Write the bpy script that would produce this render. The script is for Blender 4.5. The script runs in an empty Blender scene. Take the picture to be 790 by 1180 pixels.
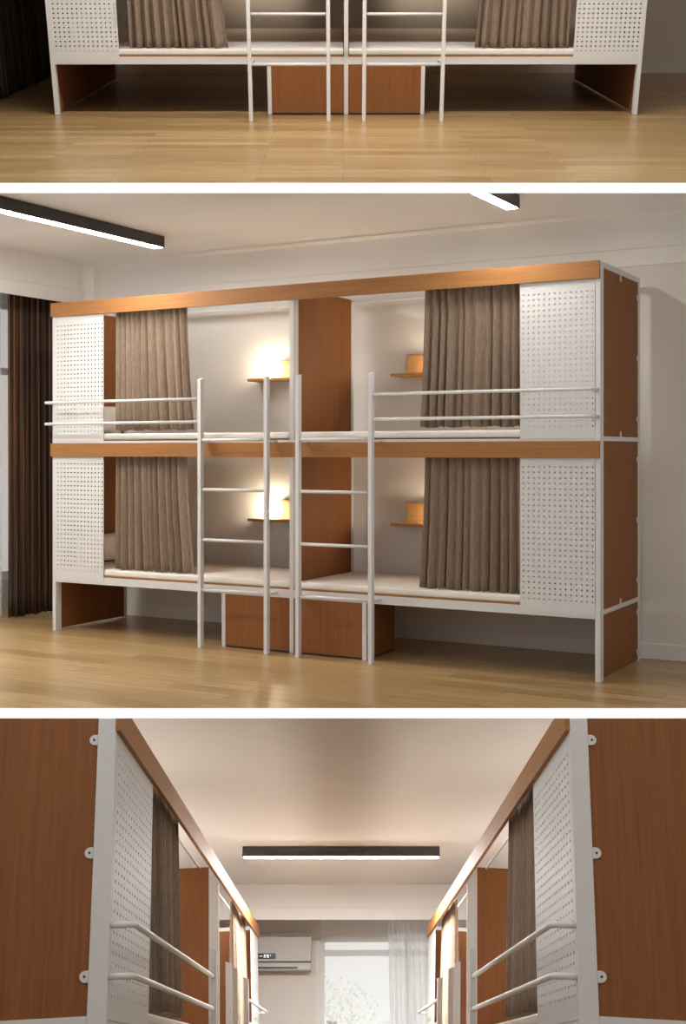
import bpy, bmesh, math, random
from mathutils import Vector, Matrix
random.seed(7)
PI = math.pi
col = bpy.context.scene.collection
CAM_Z = 1.263            # eye height of the camera above the middle room's floor
F = 1400.0               # focal length in pixels of a 790 x 1180 frame

# ------------------------------------------------------------------ materials
def newmat(name):
    m = bpy.data.materials.new(name); m.use_nodes = True
    nt = m.node_tree; b = nt.nodes['Principled BSDF']
    return m, nt, b
def coords(nt, scale, rot=(0, 0, 0)):
    tc = nt.nodes.new('ShaderNodeTexCoord'); mp = nt.nodes.new('ShaderNodeMapping')
    mp.inputs['Scale'].default_value = scale; mp.inputs['Rotation'].default_value = rot
    nt.links.new(tc.outputs['Object'], mp.inputs['Vector'])
    return mp.outputs['Vector']
def noise(nt, vec, scale, detail=4, rough=.55, dist=0):
    n = nt.nodes.new('ShaderNodeTexNoise')
    n.inputs['Scale'].default_value = scale; n.inputs['Detail'].default_value = detail
    n.inputs['Roughness'].default_value = rough; n.inputs['Distortion'].default_value = dist
    nt.links.new(vec, n.inputs['Vector']); return n.outputs['Fac']
def ramp(nt, fac, stops):
    r = nt.nodes.new('ShaderNodeValToRGB'); e = r.color_ramp.elements
    while len(e) < len(stops): e.new(.5)
    for k, (p, c) in enumerate(stops):
        e[k].position = p; e[k].color = (*c, 1)
    nt.links.new(fac, r.inputs['Fac']); return r.outputs['Color']
def bump(nt, b, fac, strength, dist=.002):
    n = nt.nodes.new('ShaderNodeBump'); n.inputs['Strength'].default_value = strength
    n.inputs['Distance'].default_value = dist
    nt.links.new(fac, n.inputs['Height']); nt.links.new(n.outputs['Normal'], b.inputs['Normal'])
def paint(name, c, rough=.5, var=.03, sc=30):
    m, nt, b = newmat(name)
    f = noise(nt, coords(nt, (1, 1, 1)), sc, 3)
    lo = tuple(x * (1 - var) for x in c); hi = tuple(min(1, x * (1 + var)) for x in c)
    nt.links.new(ramp(nt, f, [(.3, lo), (.7, hi)]), b.inputs['Base Color'])
    b.inputs['Roughness'].default_value = rough
    return m
def wood(name, axis, c1, c2, rough=.62):
    m, nt, b = newmat(name)
    s = {'x': (1.2, 38, 38), 'y': (38, 1.2, 38), 'z': (38, 38, 1.2)}[axis]
    f = noise(nt, coords(nt, s), 2.2, 8, .65, .6)
    nt.links.new(ramp(nt, f, [(.28, c1), (.72, c2)]), b.inputs['Base Color'])
    b.inputs['Roughness'].default_value = rough; b.inputs['Specular IOR Level'].default_value = .3
    bump(nt, b, f, .12, .001)
    return m
def glow(name, c, s):
    m, nt, b = newmat(name)
    b.inputs['Base Color'].default_value = (.8, .8, .8, 1)
    b.inputs['Emission Color'].default_value = (*c, 1); b.inputs['Emission Strength'].default_value = s
    return m
M = {}
M['white'] = paint('white_powder_coat', (.61, .605, .595), .6, .01); M['white'].node_tree.nodes['Principled BSDF'].inputs['Specular IOR Level'].default_value = .25
M['wood_v'] = wood('brown_veneer_upright', 'z', (.175, .062, .016), (.255, .096, .027))
M['wood_h'] = wood('brown_veneer_lengthwise', 'x', (.255, .108, .031), (.365, .165, .052))
M['wood_lamp'] = wood('shelf_veneer', 'x', (.35, .18, .06), (.48, .27, .10))
M['wall'] = paint('wall_paint', (.66, .635, .605), .85, .01, 3)
M['ceil'] = paint('ceiling_paint', (.78, .765, .745), .85, .01, 3)
M['base'] = paint('skirting_paint', (.68, .665, .64), .5, .01)
M['mattress'] = paint('mattress_cotton', (.72, .68, .62), .8, .03, 60)
M['pillow'] = paint('pillow_cotton', (.80, .77, .73), .85, .03, 40)
M['black'] = paint('black_metal', (.030, .028, .027), .45, .05)
M['plastic'] = paint('air_conditioner_plastic', (.52, .51, .50), .5, .01)
M['dark'] = paint('dark_plastic', (.01, .01, .01), .3, .02)
for k_, s_ in ((1, 150), (2, 105), (3, 640)): M['led%d' % k_] = glow('ceiling_lamp_diffuser', (1, .97, .94) if k_ == 3 else (1, .965, .92), s_)
M['warm'] = glow('warm_tube', (1, .82, .58), 150)
M['warm3'] = glow('warm_tube_bright', (1, .92, .83), 420)
M['digit'] = glow('display_digits', (.9, .95, 1), 1.2)
M['bark'] = paint('bark', (.25, .2, .15), .9, .1)
M['leaf'] = paint('hazed_foliage', (.80, .86, .70), .8, .2, 6)  # leaf colour paled to stand in for the bright haze outdoors
# bed curtain cloth
m, nt, b = newmat('taupe_curtain_cloth')
v = coords(nt, (1, 1, 1)); f = noise(nt, v, 260, 3, .7); f2 = noise(nt, coords(nt, (60, 60, 5)), 3, 4, .7)
mx = nt.nodes.new('ShaderNodeMath'); mx.operation = 'ADD'; nt.links.new(f, mx.inputs[0]); nt.links.new(f2, mx.inputs[1])
hf = nt.nodes.new('ShaderNodeMath'); hf.operation = 'MULTIPLY'; hf.inputs[1].default_value = .5; nt.links.new(mx.outputs[0], hf.inputs[0])
nt.links.new(ramp(nt, hf.outputs[0], [(.36, (.135, .092, .062)), (.66, (.33, .245, .178))]), b.inputs['Base Color'])
b.inputs['Roughness'].default_value = .95; bump(nt, b, f, .4, .002); M['cloth'] = m
# dark striped window curtain
m, nt, b = newmat('dark_striped_curtain_cloth')
f = noise(nt, coords(nt, (26, 26, .05)), 3.2, 2, .6)
nt.links.new(ramp(nt, f, [(.44, (.022, .015, .012)), (.56, (.05, .030, .020)), (.66, (.24, .105, .040))]), b.inputs['Base Color'])
b.inputs['Roughness'].default_value = .9; M['drape'] = m
# sheer cloth: the gathered curtains, and the thinner sheet added as haze
for key_, dens_ in (('sheer', .45), ('haze_veil', .22)):
    m, nt, b = newmat(key_ + '_curtain_cloth')
    out = nt.nodes['Material Output']; tr = nt.nodes.new('ShaderNodeBsdfTransparent'); tl = nt.nodes.new('ShaderNodeBsdfTranslucent')
    df = nt.nodes.new('ShaderNodeBsdfDiffuse'); m1 = nt.nodes.new('ShaderNodeMixShader'); m2 = nt.nodes.new('ShaderNodeMixShader')
    tl.inputs['Color'].default_value = df.inputs['Color'].default_value = (.93, .94, .94, 1)
    m1.inputs[0].default_value = .5; nt.links.new(tl.outputs[0], m1.inputs[1]); nt.links.new(df.outputs[0], m1.inputs[2])
    m2.inputs[0].default_value = dens_; nt.links.new(tr.outputs[0], m2.inputs[1]); nt.links.new(m1.outputs[0], m2.inputs[2])
    nt.links.new(m2.outputs[0], out.inputs['Surface']); nt.nodes.remove(b); M[key_] = m
# window glass
m, nt, b = newmat('window_glass')
out = nt.nodes['Material Output']; tr = nt.nodes.new('ShaderNodeBsdfTransparent'); gl = nt.nodes.new('ShaderNodeBsdfGlossy')
gl.inputs['Roughness'].default_value = .03; m2 = nt.nodes.new('ShaderNodeMixShader'); m2.inputs[0].default_value = .06
nt.links.new(tr.outputs[0], m2.inputs[1]); nt.links.new(gl.outputs[0], m2.inputs[2]); nt.links.new(m2.outputs[0], out.inputs['Surface'])
nt.nodes.remove(b); M['glass'] = m
# plank floor: planks run along the object's x axis
m, nt, b = newmat('oak_laminate_floor')
v = coords(nt, (1, 1, 1)); br = nt.nodes.new('ShaderNodeTexBrick')
br.offset = .37; br.inputs['Scale'].default_value = 1; br.inputs['Brick Width'].default_value = 1.2
br.inputs['Row Height'].default_value = .125; br.inputs['Mortar Size'].default_value = .0022
br.inputs['Color1'].default_value = (.37, .24, .105, 1); br.inputs['Color2'].default_value = (.53, .365, .17, 1)
br.inputs['Mortar'].default_value = (.22, .13, .055, 1); nt.links.new(v, br.inputs['Vector'])
f = noise(nt, coords(nt, (1.0, 22, 1)), 2.0, 7, .65, .4)
g = ramp(nt, f, [(.34, (.66, .60, .54)), (.62, (1.0, 1.0, 1.0))])
mm = nt.nodes.new('ShaderNodeMix'); mm.data_type = 'RGBA'; mm.blend_type = 'MULTIPLY'; mm.inputs[0].default_value = 1
nt.links.new(br.outputs['Color'], mm.inputs[6]); nt.links.new(g, mm.inputs[7]); nt.links.new(mm.outputs[2], b.inputs['Base Color'])
b.inputs['Roughness'].default_value = .30; M['floor'] = m

# ------------------------------------------------------------------ mesh helpers
class MB:
    def __init__(s): s.bm = bmesh.new()
    def box(s, x0, x1, y0, y1, z0, z1):
        vs = [s.bm.verts.new((x, y, z)) for x in (x0, x1) for y in (y0, y1) for z in (z0, z1)]
        for q in ((0, 1, 3, 2), (4, 6, 7, 5), (0, 4, 5, 1), (2, 3, 7, 6), (0, 2, 6, 4), (1, 5, 7, 3)):
            s.bm.faces.new([vs[i] for i in q])
        return s
    def prism(s, pts, z0, z1):                       # outline in x, y
        a = [s.bm.verts.new((x, y, z0)) for x, y in pts]; b = [s.bm.verts.new((x, y, z1)) for x, y in pts]
        n = len(pts); s.bm.faces.new(a[::-1]); s.bm.faces.new(b)
        for i in range(n): s.bm.faces.new((a[i], a[(i + 1) % n], b[(i + 1) % n], b[i]))
        return s
    def tube(s, path, r, n=12):
        path = [Vector(p) for p in path]; rings = []
        for i, p in enumerate(path):
            d = (path[min(i + 1, len(path) - 1)] - path[max(i - 1, 0)]).normalized()
            a = d.cross(Vector((0, 0, 1)));  a = a if a.length > .1 else d.cross(Vector((1, 0, 0)))
            a.normalize(); c = d.cross(a)
            rings.append([s.bm.verts.new(p + r * (a * math.cos(2 * PI * k / n) + c * math.sin(2 * PI * k / n))) for k in range(n)])
        for A, B in zip(rings, rings[1:]):
            for k in range(n): s.bm.faces.new((A[k], A[(k + 1) % n], B[(k + 1) % n], B[k])).smooth = True
        s.bm.faces.new(rings[0][::-1]); s.bm.faces.new(rings[-1]); return s
    def build(s, name, mat, parent=None, bevel=0, seg=2, shade=False):
        bmesh.ops.recalc_face_normals(s.bm, faces=s.bm.faces)
        me = bpy.data.meshes.new(name); s.bm.to_mesh(me); s.bm.free()
        me.materials.append(M[mat]); o = bpy.data.objects.new(name, me); col.objects.link(o)
        if parent is not None: o.parent = parent
        if shade:
            for p in me.polygons: p.use_smooth = True
        if bevel:
            md = o.modifiers.new('edge', 'BEVEL'); md.width = bevel; md.segments = seg; md.limit_method = 'ANGLE'
        return o
ROOMS = {}
def tag(o, label, cat, group=None, kind=None):
    if label: o['label'] = label
    if cat: o['category'] = cat
    if group: o['group'] = group
    if kind: o['kind'] = kind
def empty(name, label, cat, group=None):
    o = bpy.data.objects.new(name, None); col.objects.link(o); tag(o, label, cat, group)
    o.empty_display_size = .2
    return o
placed = []
def place(o, room, m=None):
    """Stand a top-level object in its room; m is its place in the room's own coordinates."""
    o.matrix_world = ROOMS[room] @ (m or Matrix.Identity(4)); placed.append((o, room)); return o
def struct(o, room, m=None, label=None):
    o['kind'] = 'structure'
    if label: o['label'] = label
    return place(o, room, m)
def T(x, y, z=0): return Matrix.Translation((x, y, z))
def RZ(a): return Matrix.Rotation(a, 4, 'Z')

# three rooms of one building on a slope: each keeps its own floor; the camera stands at (0, 0, CAM_Z)
def room(pitch, h): return T(0, 0, CAM_Z) @ Matrix.Rotation(-pitch, 4, 'X') @ T(0, 0, -h)
TH1, H1 = -.3925, 1.0992
TH3, H3 = .4663, 1.2164
ROOMS[1] = room(TH1, H1)
ROOMS[2] = Matrix.Identity(4)
ROOMS[3] = room(TH3, H3)

# ------------------------------------------------------------------ the bunk
L0 = 3.957
def perforated(su, u0, u1, z0, z1):
    """Sheet with rows of round holes between z0 and z1, both skins and the walls of the holes."""
    mb = MB(); bm = mb.bm; p = .0308; t = .003
    nc = 14; nr = int((z1 - z0 - .09) / p)
    cu = (u0 + u1) / 2 + .004 * su; a0 = cu - nc * p * su / 2; b0 = (z0 + z1) / 2 - nr * p / 2 + (0.012 if z0 < 1 else 0)
    a1 = a0 + nc * p * su; b1 = b0 + nr * p
    def skin(v, flip):
        def f(*vs):
            vs = [bm.verts.new((x, v, z)) for x, z in vs]
            bm.faces.new(vs)
        f((u0, z0), (u1, z0), (u1, b0), (u0, b0)); f((u0, b1), (u1, b1), (u1, z1), (u0, z1))
        f((u0, b0), (a0, b0), (a0, b1), (u0, b1)); f((a1, b0), (u1, b0), (u1, b1), (a1, b1))
    skin(0, 0); skin(t, 1)
    r = .0057
    for i in range(nc):
        for j in range(nr):
            x0 = a0 + i * p * su; x1 = x0 + p * su; y0 = b0 + j * p; y1 = y0 + p
            cx, cy = (x0 + x1) / 2, (y0 + y1) / 2
            oc = [(cx + r * su * math.cos(PI / 8 + k * PI / 4), cy + r * math.sin(PI / 8 + k * PI / 4)) for k in range(8)]
            rings = []
            for v in (0, t):
                O = [bm.verts.new((x, v, z)) for x, z in oc]
                Q = [bm.verts.new((x, v, z)) for x, z in ((x1, y1), (x0, y1), (x0, y0), (x1, y0))]
                # octagon vertices 0,1 = upper right corner, 2,3 = upper left, 4,5 = lower left, 6,7 = lower right
                for q in range(4):
                    bm.faces.new((Q[q], O[2 * q + 1], O[2 * q]))
                    bm.faces.new((Q[q], Q[(q + 1) % 4], O[(2 * q + 2) % 8], O[2 * q + 1]))
                rings.append(O)
            for k in range(8): bm.faces.new((rings[0][k], rings[0][(k + 1) % 8], rings[1][(k + 1) % 8], rings[1][k]))
    mb.box(u0, u1, -.0005, t + .0005, z0 - .001, z0 + .0015)
    mb.box(u0 - .0005, u0 + .0015, -.0005, t + .0005, z0, z1); mb.box(u1 - .0015, u1 + .0005, -.0005, t + .0005, z0, z1)
    return mb
def bunk(label, L, B, s, clips=('back',)):
    su = L / L0
    U = lambda u: u * su
    t = empty('bunk_bed', label, 'bunk bed', 'white and brown double bunk units')
    c = L / 2; W = .03
    # posts
    for u0, v0 in ((0, 0), (c - W / 2, 0), (L - W, 0), (0, B - .03), (c - W / 2, B - .03), (L - W, B - .03)):
        MB().box(u0, u0 + W, v0, v0 + (.06 if v0 == 0 else .03), 0 if v0 or u0 != c - W / 2 else 0, 2.302).build('post', 'white', t, .0025)
    # front rails: lower with a step, upper thin one above the wooden board
    MB().box(W, L - W, .002, .04, .345, .395).build('bed_rail', 'white', t)
    MB().box(W, L - W, .002, .04, 1.318, 1.334).build('bed_rail', 'white', t)
    for z in (.345, 1.318, 2.272): MB().box(W, L - W, B - .03, B, z, z + .03).build('back_rail', 'white', t)
    MB().box(W, L - W, .01, .035, 2.272, 2.302).build('top_rail', 'white', t)
    # wooden boards along the front, in two lengths
    for z0, z1 in ((1.226, 1.319), (2.207, 2.304)):
        for a, b_ in ((-.004, c), (c, L + .0)):
            MB().box(a, b_ - .0006, -.016, .0015, z0, z1).build('front_board', 'wood_h', t, .001)
    # perforated screens
    lo = perforated(su, W, U(.463), .362, 1.226).build('perforated_panel', 'white', t)
    up = perforated(su, W, U(.463), 1.334, 2.207).build('perforated_panel', 'white', t)
    for src in (lo, up):
        q = src.copy(); col.objects.link(q); q.parent = t; q.matrix_basis = T(L - U(.463) - W, 0)
    # side frames and end panels
    for u in (0, L - W):
        uo = u
        for z0, z1 in ((.365, .39), (1.320, 1.345), (2.272, 2.302)):
            MB().box(uo, uo + W, .06, B - .03, z0, z1).build('side_rail', 'white', t)
        for z0, z1 in ((.015, .365), (.39, 1.320), (1.345, 2.272)):
            e = MB().box(uo + .006, uo + W - .006, .06, B - .03, z0, z1).build('end_panel', 'wood_v', t)
            outer = uo + .006 if u == 0 else uo + W - .006; sg = -1 if u == 0 else 1
            zs = {.015: (.063, .297), .39: (.494, .853, 1.213), 1.345: (1.455, 1.819, 2.18)}[z0]
            for z in zs:
                for side in clips:
                    vv = B - .03 if side == 'back' else .06; d = -1 if side == 'back' else 1
                    pts = [(0, -.017), (.010, -.017)] + [(.010 + .017 * math.cos(a), .017 * math.sin(a)) for a in [(-75 + 15 * k) * PI / 180 for k in range(11)]] + [(.010, .017), (0, .017)]
                    k_ = MB(); bm = k_.bm
                    xa, xb = outer, outer + sg * .006
                    A_ = [bm.verts.new((xa, vv + d * p_, z + q_)) for p_, q_ in pts]; B_ = [bm.verts.new((xb, vv + d * p_, z + q_)) for p_, q_ in pts]
                    bm.faces.new(A_); bm.faces.new(B_[::-1])
                    for i in range(len(pts)): bm.faces.new((A_[i], A_[(i + 1) % len(pts)], B_[(i + 1) % len(pts)], B_[i]))
                    k_.build('panel_clip', 'white', e)
                    MB().tube([(xb - sg * .001, vv + d * .012, z), (xb + sg * .001, vv + d * .012, z)], .004, 10).build('screw', 'dark', e)
            if z0 == 1.345:
                MB().box(min(outer, outer + sg * .006), max(outer, outer + sg * .006), B / 2 - .008, B / 2 + .008, 2.235, 2.272).build('panel_clip', 'white', e)
            if z0 == .39 or z0 == 1.345:
                MB().box(min(outer, outer + sg * .006), max(outer, outer + sg * .006), B / 2 - .008, B / 2 + .008, z0, z0 + .03).build('panel_clip', 'white', e)
    # partition between the two halves, bed boards
    for z0, z1 in ((.40, 1.318), (1.340, 2.290)):
        MB().box(c - .011, c + .011, .06, B - .03, z0, z1).build('partition', 'wood_v', t)
    for z0 in (.372, 1.306):
        for a, b_ in ((W, c - W / 2), (c + W / 2, L - W)):
            MB().box(a, b_, .012 if z0 < 1 else .03, B - .03, z0, z0 + .034).build('bed_board', 'wood_h', t)
    # curtain rails
    for z in (1.285, 2.284):
        for a, b_ in ((W, c - W / 2), (c + W / 2, L - W)):
            MB().tube([(a, .115, z), (b_, .115, z)], .007, 10).build('curtain_rail', 'white', t)
    # ladders with their guard rails
    hw, hd = .013, .018
    for sgn in (-1, 1):
        lad = None
        for k in (.62, .115):
            u = c + sgn * k * su
            mb = MB(); bm = mb.bm
            x0, x1, y0, y1 = u - hw, u + hw, -s - hd, -s + hd
            vs = [bm.verts.new(p) for p in ((x0, y0, 0), (x1, y0, 0), (x1, y1, 0), (x0, y1, 0), (x0, y0, 1.722), (x1, y0, 1.722), (x1, y1, 1.735), (x0, y1, 1.735))]
            for q in ((3, 2, 1, 0), (4, 5, 6, 7), (0, 1, 5, 4), (1, 2, 6, 5), (2, 3, 7, 6), (3, 0, 4, 7)): bm.faces.new([vs[i] for i in q])
            if lad is None: lad = mb.build('ladder', 'white', t, .003)
            else: mb.build('ladder_pole', 'white', lad, .003)
            for z in (.372, 1.324):
                MB().box(u - .009, u + .009, -s + hd - .002, .004, z - .007, z + .007).build('ladder_bracket', 'white', lad)
        for z in (.375, .695, 1.017, 1.335):
            MB().tube([(c + sgn * .115 * su, -s, z), (c + sgn * .62 * su, -s, z)], .0105, 12).build('rung', 'white', lad)
        for z in (1.60, 1.452):
            ue = .016 if sgn < 0 else L - .016; d = -sgn; R = .035
            u1 = c + sgn * .62 * su
            arc = [(ue + d * R * (1 - math.cos(a)) , -s + R * (1 - math.sin(a))) for a in [i * PI / 12 for i in range(7)]]
            path = [(ue, .002, z)] + [(x, y, z) for x, y in arc] + [(u1, -s, z)]
            MB().tube(path, .0100, 12).build('guard_rail', 'white', t)
    return t

def mattress(L, B, side, z, room, m, label):
    c = L / 2
    a, b_ = ((.034, c - .018) if side < 0 else (c + .018, L - .034))
    o = MB().box(a, b_, .008, B - .035, z, z + .042).build('mattress', 'mattress', None, .012, 4, True)
    tag(o, label, 'mattress', 'bunk mattresses'); return place(o, room, m)
def pillow(L, side, B, z, room, m, label):
    n = 14; mb = MB(); bm = mb.bm; w, h = .50 * B / .78, .21
    u = .085 if side < 0 else L - .085
    for sg in (-1, 1):
        g = [[None] * (n + 1) for _ in range(n + 1)]
        for i in range(n + 1):
            for j in range(n + 1):
                x, y = i / n * 2 - 1, j / n * 2 - 1
                th = .055 * (max(0, 1 - abs(x) ** 3.2) ** .6) * (max(0, 1 - abs(y) ** 3.2) ** .6)
                pin = 1 - .07 * (1 - abs(x) ** 2) * abs(y)
                g[i][j] = bm.verts.new((u + sg * th, B / 2 + x * w / 2, z + h / 2 + y * h / 2 * pin))
        for i in range(n):
            for j in range(n): bm.faces.new((g[i][j], g[i + 1][j], g[i + 1][j + 1], g[i][j + 1]))
    bmesh.ops.remove_doubles(bm, verts=bm.verts, dist=.0005)
    o = mb.build('pillow', 'pillow', None, shade=True)
    tag(o, label, 'pillow', 'pillows at the bed ends'); return place(o, room, m)
def folds(ua, ub, va, z0, z1, n, amp, flare=0, thick=.002, seed=1, ubend=.0):
    """A hanging cloth: uneven pleats that deepen towards the hem; flare widens the hem at one side (+ at ub, - at ua)."""
    rnd = random.Random(seed); mb = MB(); bm = mb.bm
    ws = [rnd.uniform(.6, 1.5) for _ in range(n)]; tot = sum(ws)
    knots = [0]
    for w in ws: knots.append(knots[-1] + w / tot)
    am = [rnd.uniform(.55, 1.2) for _ in range(n)]; sw = [rnd.uniform(-.3, .3) for _ in range(n)]
    K = 12; cols = []
    for i in range(n):
        for k in range(K + (i == n - 1)):
            cols.append((knots[i] + (knots[i + 1] - knots[i]) * k / K, i, k / K))
    nz = 16; grid = []
    for tt, i, ph in cols:
        r = []
        for j in range(nz + 1):
            q = j / nz                                  # 0 top, 1 hem
            u = ua + (ub - ua) * tt
            if flare > 0: u += flare * tt * q ** 1.6
            if flare < 0: u += flare * (1 - tt) * q ** 1.6
            grow = .55 + .6 * q
            v = va - amp * am[i] * grow * math.sin(2 * PI * ph + sw[i] * q)
            u += (ub - ua) / n * .18 * math.sin(4 * PI * ph + .8) * grow * am[i] * .5
            z = z1 + (z0 - z1) * q + .004 * math.sin(i * 2.3 + 6 * ph) * q
            r.append(bm.verts.new((u, v, z)))
        grid.append(r)
    for A, B_ in zip(grid, grid[1:]):
        for j in range(nz): bm.faces.new((A[j], A[j + 1], B_[j + 1], B_[j])).smooth = True
    return mb, thick
def cloth(name, mb_t, mat, label, cat, group, room, m):
    mb, th = mb_t
    o = mb.build(name, mat, None, shade=True)
    md = o.modifiers.new('thickness', 'SOLIDIFY'); md.thickness = th
    tag(o, label, cat, group); return place(o, room, m)
def bed_curtain(L, side, level, room, m, label, amp=.022):
    su = L / L0; z0, z1 = ((.4535, 1.298) if level == 0 else (1.405, 2.292))
    if side < 0: g = folds(.525 * su, 1.125 * su, .062, z0, z1, 11, amp, .062 * su, seed=3 + level)
    else: g = folds(L - 1.085 * su, L - .492 * su, .062, z0, z1, 11, amp, -.034 * su, seed=8 + level)
    return cloth('bed_curtain', g, 'cloth', label, 'curtain', 'taupe bunk curtains', room, m)
def cabinet(L, B, side, room, m, label):
    B = B * .5 + .04
    su = L / L0; c = L / 2; t = empty('storage_cabinet', label, 'cabinet', 'brown cabinets below the bunks')
    far = c + side * .53 * su; near = c + side * .016
    a, b_ = min(far, near), max(far, near)
    leg = (a, a + .028) if side < 0 else (b_ - .028, b_)
    fa, fb = (a + .028, b_) if side < 0 else (a, b_ - .028)
    MB().box(fa, fb, .002, .02, .012, .344).build('front_panel', 'wood_v', t, .001)
    MB().box(fa, fb, .012, .018, 0, .012).build('plinth', 'dark', t)
    MB().box(leg[0], leg[1], 0, .03, 0, .344).build('corner_post', 'white', t, .002)
    MB().box(leg[0] + .006, leg[1] - .006, .03, B - .04, .01, .344).build('side_panel', 'wood_v', t)
    MB().box(fa, fb, B - .055, B - .04, .01, .344).build('back_panel', 'wood_v', t)
    MB().box(fa, fb, .02, B - .055, .01, .022).build('bottom_panel', 'wood_v', t)
    return place(t, room, m)
def wall_lamp(L, side, vw, z, room, m, label):
    su = L / L0
    t = empty('wall_lamp', label, 'wall lamp', 'lit shelves on the wall inside the bunks')
    S = lambda a, b_: (a * su, b_ * su) if side < 0 else (L - b_ * su, L - a * su)
    a, b_ = S(1.144, 1.67); MB().box(a, b_, vw - .15, vw, z - .010, z + .010).build('shelf', 'wood_lamp', t, .002)
    a, b_ = S(1.335, 1.604); MB().box(a, b_, vw - .035, vw - .02, z + .010, z + .142).build('back_plate', 'wood_lamp', t, .002)
    MB().box(a, b_, vw - .035, vw, z + .132, z + .142).build('top_ledge', 'wood_lamp', t)
    a, b_ = S(1.263, 1.315); q = (a + b_) / 2
    MB().tube([(q, vw - .085, z + .012), (q, vw - .085, z + .125)], .020, 20).build('light_tube', 'warm3' if room == 3 else 'warm', t)
    return place(t, room, m)
def ceiling_lamp(w, ln, label, room, m):
    """Long black box lamp along local x with the lit strip underneath."""
    t = empty('ceiling_lamp', label, 'ceiling lamp', 'black linear ceiling lamps')
    MB().box(-ln / 2, ln / 2, -w / 2, w / 2, -.077, -.002).build('housing', 'black', t, .002)
    MB().box(-ln / 2 + .012, ln / 2 - .012, -w / 2 + .008, w / 2 - .008, -.079, -.0755).build('diffuser', 'led%d' % room, t)
    return place(t, room, m)

# ------------------------------------------------------------------ MIDDLE ROOM (its own x runs along the bed, y to the back wall)
X0, Y0, PSI = -2.0466, 8.5632, .51238
A2 = T(X0, Y0) @ RZ(-PSI)
B2, S2, VW = .779, .105, .899
def box_struct(name, x0, x1, y0, y1, z0, z1, mat, room, m=None, label=None, bevel=0):
    return struct(MB().box(x0, x1, y0, y1, z0, z1).build(name, mat, None, bevel), room, m, label)
ZC = 2.71
box_struct('floor', -1.6, 6.4, -8, VW + .1, -.05, 0, 'floor', 2, A2)
box_struct('ceiling', -1.6, 6.4, -8, VW + .1, ZC, ZC + .05, 'ceil', 2, A2)
box_struct('wall_back', -1.6, 6.4, VW, VW + .1, 0, ZC, 'wall', 2, A2)
box_struct('wall_right', 6.3, 6.4, -8, VW, 0, ZC, 'wall', 2, A2)  # unseen wall, added to block sky light from the right
struct(MB().box(-9, 9, -1.2, -1.0, -7, 8).build('wall_front_light_block', 'wall'), 2)  # unseen, added behind the camera to cut the sky light from the front
struct(MB().box(2.7, 2.85, -1.0, 5.0, -6, 7).build('wall_side_light_block', 'wall'), 2)  # unseen, added to keep sky light off the right-hand bed ends
box_struct('baseboard_back', -1.1, 6.3, VW - .014, VW, 0, .097, 'base', 2, A2, None, .004)
tr = MB().box(-.39, 6.3, VW - .014, VW, 2.397, 2.497).box(-.39, 6.3, VW - .014, VW, 2.503, ZC).box(-.39, 6.3, VW - .008, VW, 2.49, 2.51)
struct(tr.build('trim_back', 'ceil'), 2, A2)
fa = MB().box(-.41, -.39, -3.6, VW - .014, 2.397, 2.497).box(-.41, -.39, -3.6, VW - .014, 2.503, ZC).box(-.41, -.396, -3.6, VW - .014, 2.49, 2.51)
struct(fa.build('trim_left', 'ceil'), 2, A2)
# window wall on the left: opening between v = -3.0 and .2
wl = MB().box(-1.2, -1.1, .82, VW, 0, ZC).box(-1.2, -1.1, -4.4, -3.0, 0, ZC).box(-1.2, -1.1, -3.0, .82, 0, .25).box(-1.2, -1.1, -3.0, .82, 2.45, ZC)
struct(wl.build('wall_left', 'wall'), 2, A2)
def window(room, m, wdt, z0, z1, n, name='window_1', rails=()):
    """Window in local coordinates: x along its width, y through the wall."""
    t = bpy.data.objects.new(name, None); col.objects.link(t); t['kind'] = 'structure'
    f = .055; mb = MB().box(0, wdt, -.03, .03, z0, z0 + f).box(0, wdt, -.03, .03, z1 - f, z1).box(0, f, -.03, .03, z0, z1).box(wdt - f, wdt, -.03, .03, z0, z1)
    for k in n: mb.box(k - f / 2, k + f / 2, -.03, .03, z0, z1)
    for z in rails: mb.box(0, wdt, -.028, .028, z - f / 2, z + f / 2)
    mb.build('window_frame', 'base', t); MB().box(f * .5, wdt - f * .5, -.004, .004, z0 + f * .5, z1 - f * .5).build('window_pane', 'glass', t)
    return place(t, room, m)
window(2, A2 @ T(-1.15, -3.0) @ RZ(PI / 2), 3.82, .25, 2.45, (1.25, 2.5), rails=(1.9,))
cloth('window_curtain', folds(.275, .885, 0, .012, 2.68, 10, .045, thick=.004, seed=21), 'drape',
      'dark brown striped floor-length curtain left of the angled bunk bed, middle picture', 'curtain', None, 2, A2 @ T(-.70, 0) @ RZ(PI / 2) )
cloth('sheer_curtain', folds(-2.9, .26, 0, .012, 2.68, 26, .03, thick=.001, seed=22), 'sheer',
      'pale sheer curtain at the left edge beside the dark striped curtain, middle picture', 'curtain', None, 2, A2 @ T(-.76, 0) @ RZ(PI / 2))
place(bunk('white and brown four-berth bunk bed seen at an angle in the middle picture', L0, B2, S2), 2, A2)
SIDE = {-1: 'left', 1: 'right'}
for sd in (-1, 1):
    for lv, zz, nm in ((0, .406, 'lower'), (1, 1.342, 'upper')):
        where = f'{nm} {SIDE[sd]} berth of the middle picture'
        mattress(L0, B2, sd, zz, 2, A2, 'cream mattress on the ' + where)
        pillow(L0, sd, B2, zz + .046, 2, A2, 'white pillow behind the perforated panel in the ' + where)
        bed_curtain(L0, sd, lv, 2, A2, 'pleated taupe curtain half closing the ' + where)
        wall_lamp(L0, sd, VW, .775 if lv == 0 else 1.770, 2, A2, 'wooden shelf with warm lit lamp in the ' + where)
    cabinet(L0, B2, sd, 2, A2, f'brown cabinet under the angled bunk bed, {SIDE[sd]} of its centre post, middle picture')
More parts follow.
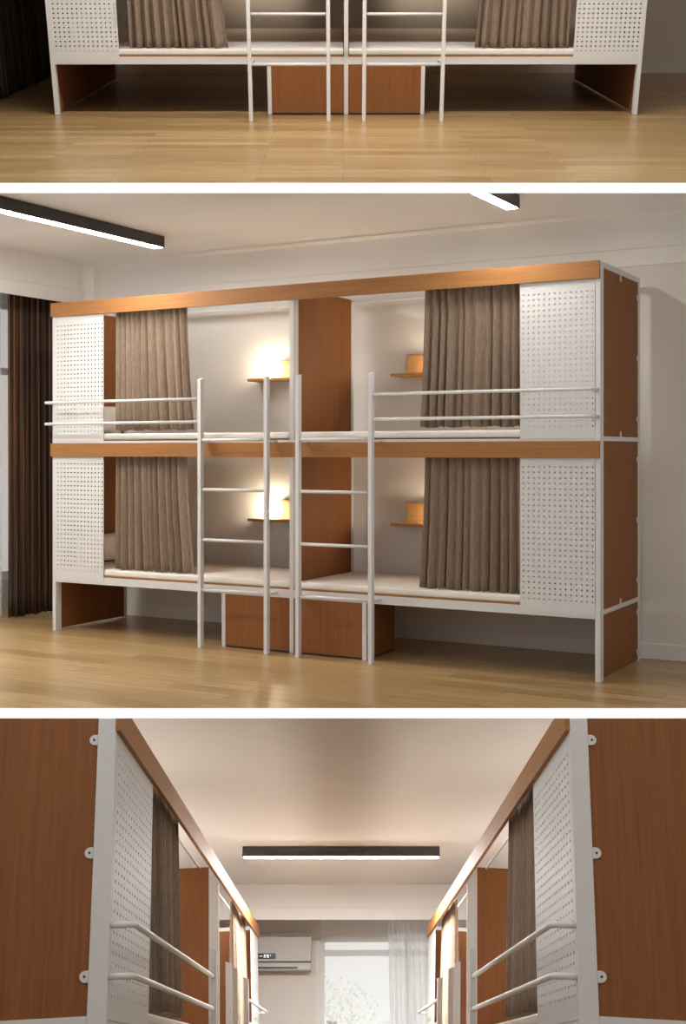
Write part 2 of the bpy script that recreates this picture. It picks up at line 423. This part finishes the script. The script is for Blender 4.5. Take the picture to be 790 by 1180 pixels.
# ceiling lamps run towards the back wall
ceiling_lamp(.085, 1.56, 'long black ceiling lamp with lit underside, upper left of the middle picture', 2, A2 @ T(.886, .078 - .78, ZC) @ RZ(PI / 2))
ceiling_lamp(.085, 2.2, 'black ceiling lamp crossing the long lamp at the left edge, middle picture', 2, A2 @ T(.886 - 1.06, .078 - 1.56 - .04, ZC))
ceiling_lamp(.085, 1.8, 'black ceiling lamp cut by the top edge right of centre in the middle picture', 2, A2 @ T(3.45, -.0 - .9, ZC) @ RZ(PI / 2))

# ------------------------------------------------------------------ TOP ROOM
L1, B1, S1 = 4.157, 2.425, .364
D1 = 8.936; XC1 = .022
A1 = T(XC1 - L1 / 2, D1)
YW1 = 12.06
box_struct('floor', -3.9, 5.2, 5.9, YW1 + .1, -.05, 0, 'floor', 1)
box_struct('wall_back', -3.9, 5.2, YW1, YW1 + .1, 0, ZC, 'wall', 1)
box_struct('wall_left', -3.5, -3.4, 5.9, YW1, 0, ZC, 'wall', 1)
box_struct('wall_right', 4.9, 5.0, 5.9, YW1, 0, ZC, 'wall', 1)
box_struct('ceiling', -3.5, 5.0, 5.9, YW1, ZC, ZC + .05, 'ceil', 1)
box_struct('baseboard_back', -3.4, 4.9, YW1 - .014, YW1, 0, .115, 'base', 1, None, None, .004)
cloth('window_curtain', folds(8.1, 11.9, 0, .01, 2.6, 34, .05, thick=.004, seed=31), 'drape',
      'dark striped floor-length curtain along the left edge of the top picture', 'curtain', None, 1, T(-2.72, 0) @ RZ(PI / 2))
place(bunk('white and brown bunk bed seen straight from the front in the top picture', L1, B1, S1), 1, A1)
for sd in (-1, 1):
    where = f'lower {SIDE[sd]} berth in the top picture'
    mattress(L1, B1, sd, .406, 1, A1, 'cream mattress on the ' + where)
    pillow(L1, sd, B1, .452, 1, A1, 'pale pillow behind the perforated panel, ' + where)
    bed_curtain(L1, sd, 0, 1, A1, 'pleated taupe curtain hanging over the ' + where, .03)
    wall_lamp(L1, sd, B1 + .3, .775, 1, A1, 'wooden shelf with a warm lamp behind the ' + where)
    cabinet(L1, B1, sd, 1, A1, f'brown cabinet under the bunk, {SIDE[sd]} of the centre post, top picture')
ceiling_lamp(.085, 3.4, 'unseen long black ceiling lamp added to light the bunk bed, top picture', 1, T(0, 7.6, ZC))  # out of view, added as the light for the top room

# ------------------------------------------------------------------ BOTTOM ROOM
L3, B3, S3, W3, D3 = 7.51, .82, .0743, .706, 4.04
TILT = .05                                # both units lean back a little, away from the aisle
def lean(sgn): return T(sgn * W3, 0, 1.2) @ Matrix.Rotation(sgn * TILT, 4, 'Y') @ T(-sgn * W3, 0, -1.2)
AL = lean(-1) @ T(-W3, D3) @ RZ(PI / 2); AR = lean(1) @ T(W3, D3 + L3) @ RZ(-PI / 2)
YF, YW3, XS = 12.0, 12.983, 1.70
box_struct('floor', -XS - .1, XS + .1, -2.5, YW3 + .1, -.05, 0, 'floor', 3, RZ(0))
box_struct('ceiling', -XS - .1, XS + .1, 3.9, YW3 + .1, ZC, ZC + .05, 'ceil', 3)
box_struct('wall_left', -XS - .1, -XS, -2.5, YW3, 0, ZC, 'wall', 3)
box_struct('wall_front_light_block', -XS, XS, -2.6, -2.5, 0, ZC, 'wall', 3)  # unseen end wall behind the camera, added to shade the near bed ends
box_struct('wall_right', XS, XS + .1, -2.5, YW3, 0, ZC, 'wall', 3)
struct(MB().box(-XS, XS, YF, YF + .02, 2.400, 2.497).box(-XS, XS, YF, YF + .02, 2.503, ZC).box(-XS, XS, YF + .006, YF + .02, 2.49, 2.51).build('trim_back', 'ceil'), 3)
wx0, wx1, wz0, wz1 = -.236, 1.45, .5, 2.347
struct(MB().box(-XS, wx0, YW3, YW3 + .1, 0, ZC).box(wx1, XS, YW3, YW3 + .1, 0, ZC).box(wx0, wx1, YW3, YW3 + .1, 0, wz0).box(wx0, wx1, YW3, YW3 + .1, wz1, ZC).build('wall_back', 'wall'), 3)
struct(MB().box(wx0 - .03, wx0, YW3 - .02, YW3, 0, ZC).box(wx0, wx1, YW3 - .012, YW3, wz1, wz1 + .02).build('trim_window', 'base'), 3)
window(3, T(wx0, YW3 + .05), wx1 - wx0, wz0, wz1, (.88,), 'window_1', (2.19,))
struct(MB().box(-XS, XS, -2.5, -.78, ZC, ZC + .05).build('ceiling', 'ceil'), 3)  # unseen ceiling piece behind the camera, added to hold back sky light
cloth('sheer_curtain', folds(.44, 1.30, 0, .012, 2.66, 15, .03, thick=.001, seed=41), 'sheer',
      'pleated white sheer curtain gathered at the right side of the far window', 'curtain', None, 3, T(0, YW3 - .35))
cloth('sheer_curtain', folds(-.225, 1.30, 0, .012, 2.66, 9, .004, thick=.001, seed=42), 'haze_veil',  # sheet added in place of haze, so the tree shows only dimly
      'thin flat white sheet added as outdoor haze across the whole far window', 'curtain', None, 3, T(0, YW3 - .12))
for nm, m_, L_ in (('left', AL, -1), ('right', AR, 1)):
    place(bunk(f'white and brown bunk bed along the {nm} side of the aisle, bottom picture', L3, B3, S3, ('front', 'back')), 3, m_)
    for sd in (-1, 1):
        far = (sd > 0) == (nm == 'left'); w_ = f'{"far" if far else "near"} upper berth {nm} of the aisle, bottom picture'
        mattress(L3, B3, sd, 1.342, 3, m_, 'cream mattress on the ' + w_)
        wall_lamp(L3, sd, B3 + .10, 1.770, 3, m_, 'lit shelf in the ' + w_)
        bed_curtain(L3, sd, 1, 3, m_, 'taupe curtain hanging at the ' + w_, .036)
ceiling_lamp(.085, 1.52, 'black ceiling lamp with lit underside above the aisle, bottom picture', 3, T(-.015, 9.79, ZC))
# air conditioner on the window wall
ac = empty('air_conditioner', 'white wall air conditioner with black display left of the far window', 'air conditioner')
MB().box(-.85, 0, -.20, 0, .075, .335).build('body', 'plastic', ac, .012, 3)
MB().box(-.85, 0, -.19, 0, .0, .068).build('lower_cover', 'plastic', ac, .008, 3)
MB().box(-.78, -.13, -.195, -.185, .012, .028).build('air_outlet', 'dark', ac)
dp = MB().box(-.66, -.345, -.204, -.198, .098, .150).build('display', 'dark', ac)
dg = MB()
def seg_digit(x, z, on, w=.018, h=.026, t_=.004):
    S = {'t': (0, w, h - t_, h), 'm': (0, w, h / 2 - t_ / 2, h / 2 + t_ / 2), 'b': (0, w, 0, t_), 'ul': (0, t_, h / 2, h), 'll': (0, t_, 0, h / 2), 'ur': (w - t_, w, h / 2, h), 'lr': (w - t_, w, 0, h / 2)}
    for k in on.split(): a = S[k]; dg.box(x + a[0], x + a[1], -.206, -.2035, z + a[2], z + a[3])
seg_digit(-.46, .112, 't m b ur ll'); seg_digit(-.43, .112, 't m b ul ll lr'); dg.box(-.40, -.392, -.206, -.2035, .128, .136)
dg.tube([(-.53 + .012 * math.cos(a * PI / 6), -.205, .125 + .012 * math.sin(a * PI / 6)) for a in range(13)], .002, 6)
dg.box(-.50, -.475, -.206, -.2035, .122, .126)
dg.build('display_digits', 'digit', dp)
place(ac, 3, T(-.31, YW3, 2.02))
# tree outside the window
tr_ = empty('tree', 'green tree outside the far window, leaves paled for haze', 'tree')
rnd = random.Random(5); fo = MB()
for k in range(1500):
    a, b_, r_ = rnd.uniform(0, 2 * PI), rnd.uniform(-1, 1), rnd.uniform(.3, 1) ** .5
    p = Vector((math.cos(a) * math.sqrt(1 - b_ * b_), math.sin(a) * math.sqrt(1 - b_ * b_), b_ * 1.1)) * r_ * .8
    u1 = Vector((rnd.uniform(-1, 1), rnd.uniform(-1, 1), rnd.uniform(-1, 1))).normalized() * .032; u2 = u1.orthogonal().normalized() * .02
    fo.bm.faces.new([fo.bm.verts.new(p + q) for q in (-u1, u2, u1, -u2)])
fo.build('hazed_foliage', 'leaf', tr_); MB().tube([(0, 0, -2.0), (.03, 0, -1), (0, .02, 0), (.02, 0, .4)], .06).build('trunk', 'bark', tr_)
place(tr_, 3, T(-.15, 15.6, 1.25))

# ------------------------------------------------------------------ each room is an open-fronted section: cut where its model ends
bpy.context.view_layer.update()
def cut(o, py, keep_above):
    k = -(py - 520.) / F; n = Vector((0, -k, 1)).normalized() * (1 if keep_above else -1)
    mw = o.matrix_world; p0 = Vector((0, 0, CAM_Z)); ds = [(mw @ v.co - p0).dot(n) for v in o.data.vertices]
    if not ds or min(ds) >= 0 or max((mw @ v.co).y for v in o.data.vertices) < .02: return
    if max(ds) <= 0:
        bpy.data.objects.remove(o); return
    if o.data.users > 1: o.data = o.data.copy()
    inv = mw.inverted(); pl = inv @ p0; nl = (mw.to_3x3().transposed() @ n).normalized()
    bm = bmesh.new(); bm.from_mesh(o.data)
    r = bmesh.ops.bisect_plane(bm, geom=bm.verts[:] + bm.edges[:] + bm.faces[:], plane_co=pl, plane_no=nl, clear_inner=True)
    ed = [e for e in r['geom_cut'] if isinstance(e, bmesh.types.BMEdge)]
    if len(o.modifiers) == 0 or o.modifiers[0].type != 'SOLIDIFY':
        try: bmesh.ops.holes_fill(bm, edges=ed, sides=0)
        except Exception: pass
    bm.to_mesh(o.data); bm.free()
def tree_of(o): return [o] + [x for c_ in o.children for x in tree_of(c_)]
for o, rm in placed:
    for q in tree_of(o):
        if q.type != 'MESH': continue
        cuts = {1: [(210.6, True)], 2: [(222.6, False), (816.0, True)], 3: [(827.8, False)]}[rm]
        for py, ka in cuts:
            try: cut(q, py, ka)
            except ReferenceError: break

# ------------------------------------------------------------------ light, camera, view
sn = bpy.data.lights.new('sun', 'SUN'); sn.energy = 2.0; sn.angle = .2; sn.color = (1, .98, .95)
so = bpy.data.objects.new('sun', sn); col.objects.link(so); so.rotation_euler = (-math.radians(48), 0, math.radians(12))
w = bpy.data.worlds.new('white_sky'); bpy.context.scene.world = w; w.use_nodes = True
bg = w.node_tree.nodes['Background']; bg.inputs['Color'].default_value = (1, 1, 1, 1); bg.inputs['Strength'].default_value = 1.02
cd = bpy.data.cameras.new('camera'); co = bpy.data.objects.new('camera', cd); col.objects.link(co)
co.location = (0, 0, CAM_Z); co.rotation_euler = (PI / 2, 0, 0)
cd.sensor_fit = 'VERTICAL'; cd.sensor_height = 36; cd.lens = 36 * F / 1180; cd.shift_y = -70 / 1180
cd.clip_start = .05; cd.clip_end = 200
sc = bpy.context.scene; sc.camera = co
sc.view_settings.view_transform = 'Standard'; sc.view_settings.look = 'None'
sc.view_settings.exposure = 0; sc.view_settings.gamma = 1; sc.view_settings.use_curve_mapping = False
sc.cycles.use_denoising = True; sc.cycles.max_bounces = 10; sc.cycles.diffuse_bounces = 7
sc.cycles.transparent_max_bounces = 16
sc.cycles.sample_clamp_indirect = 6
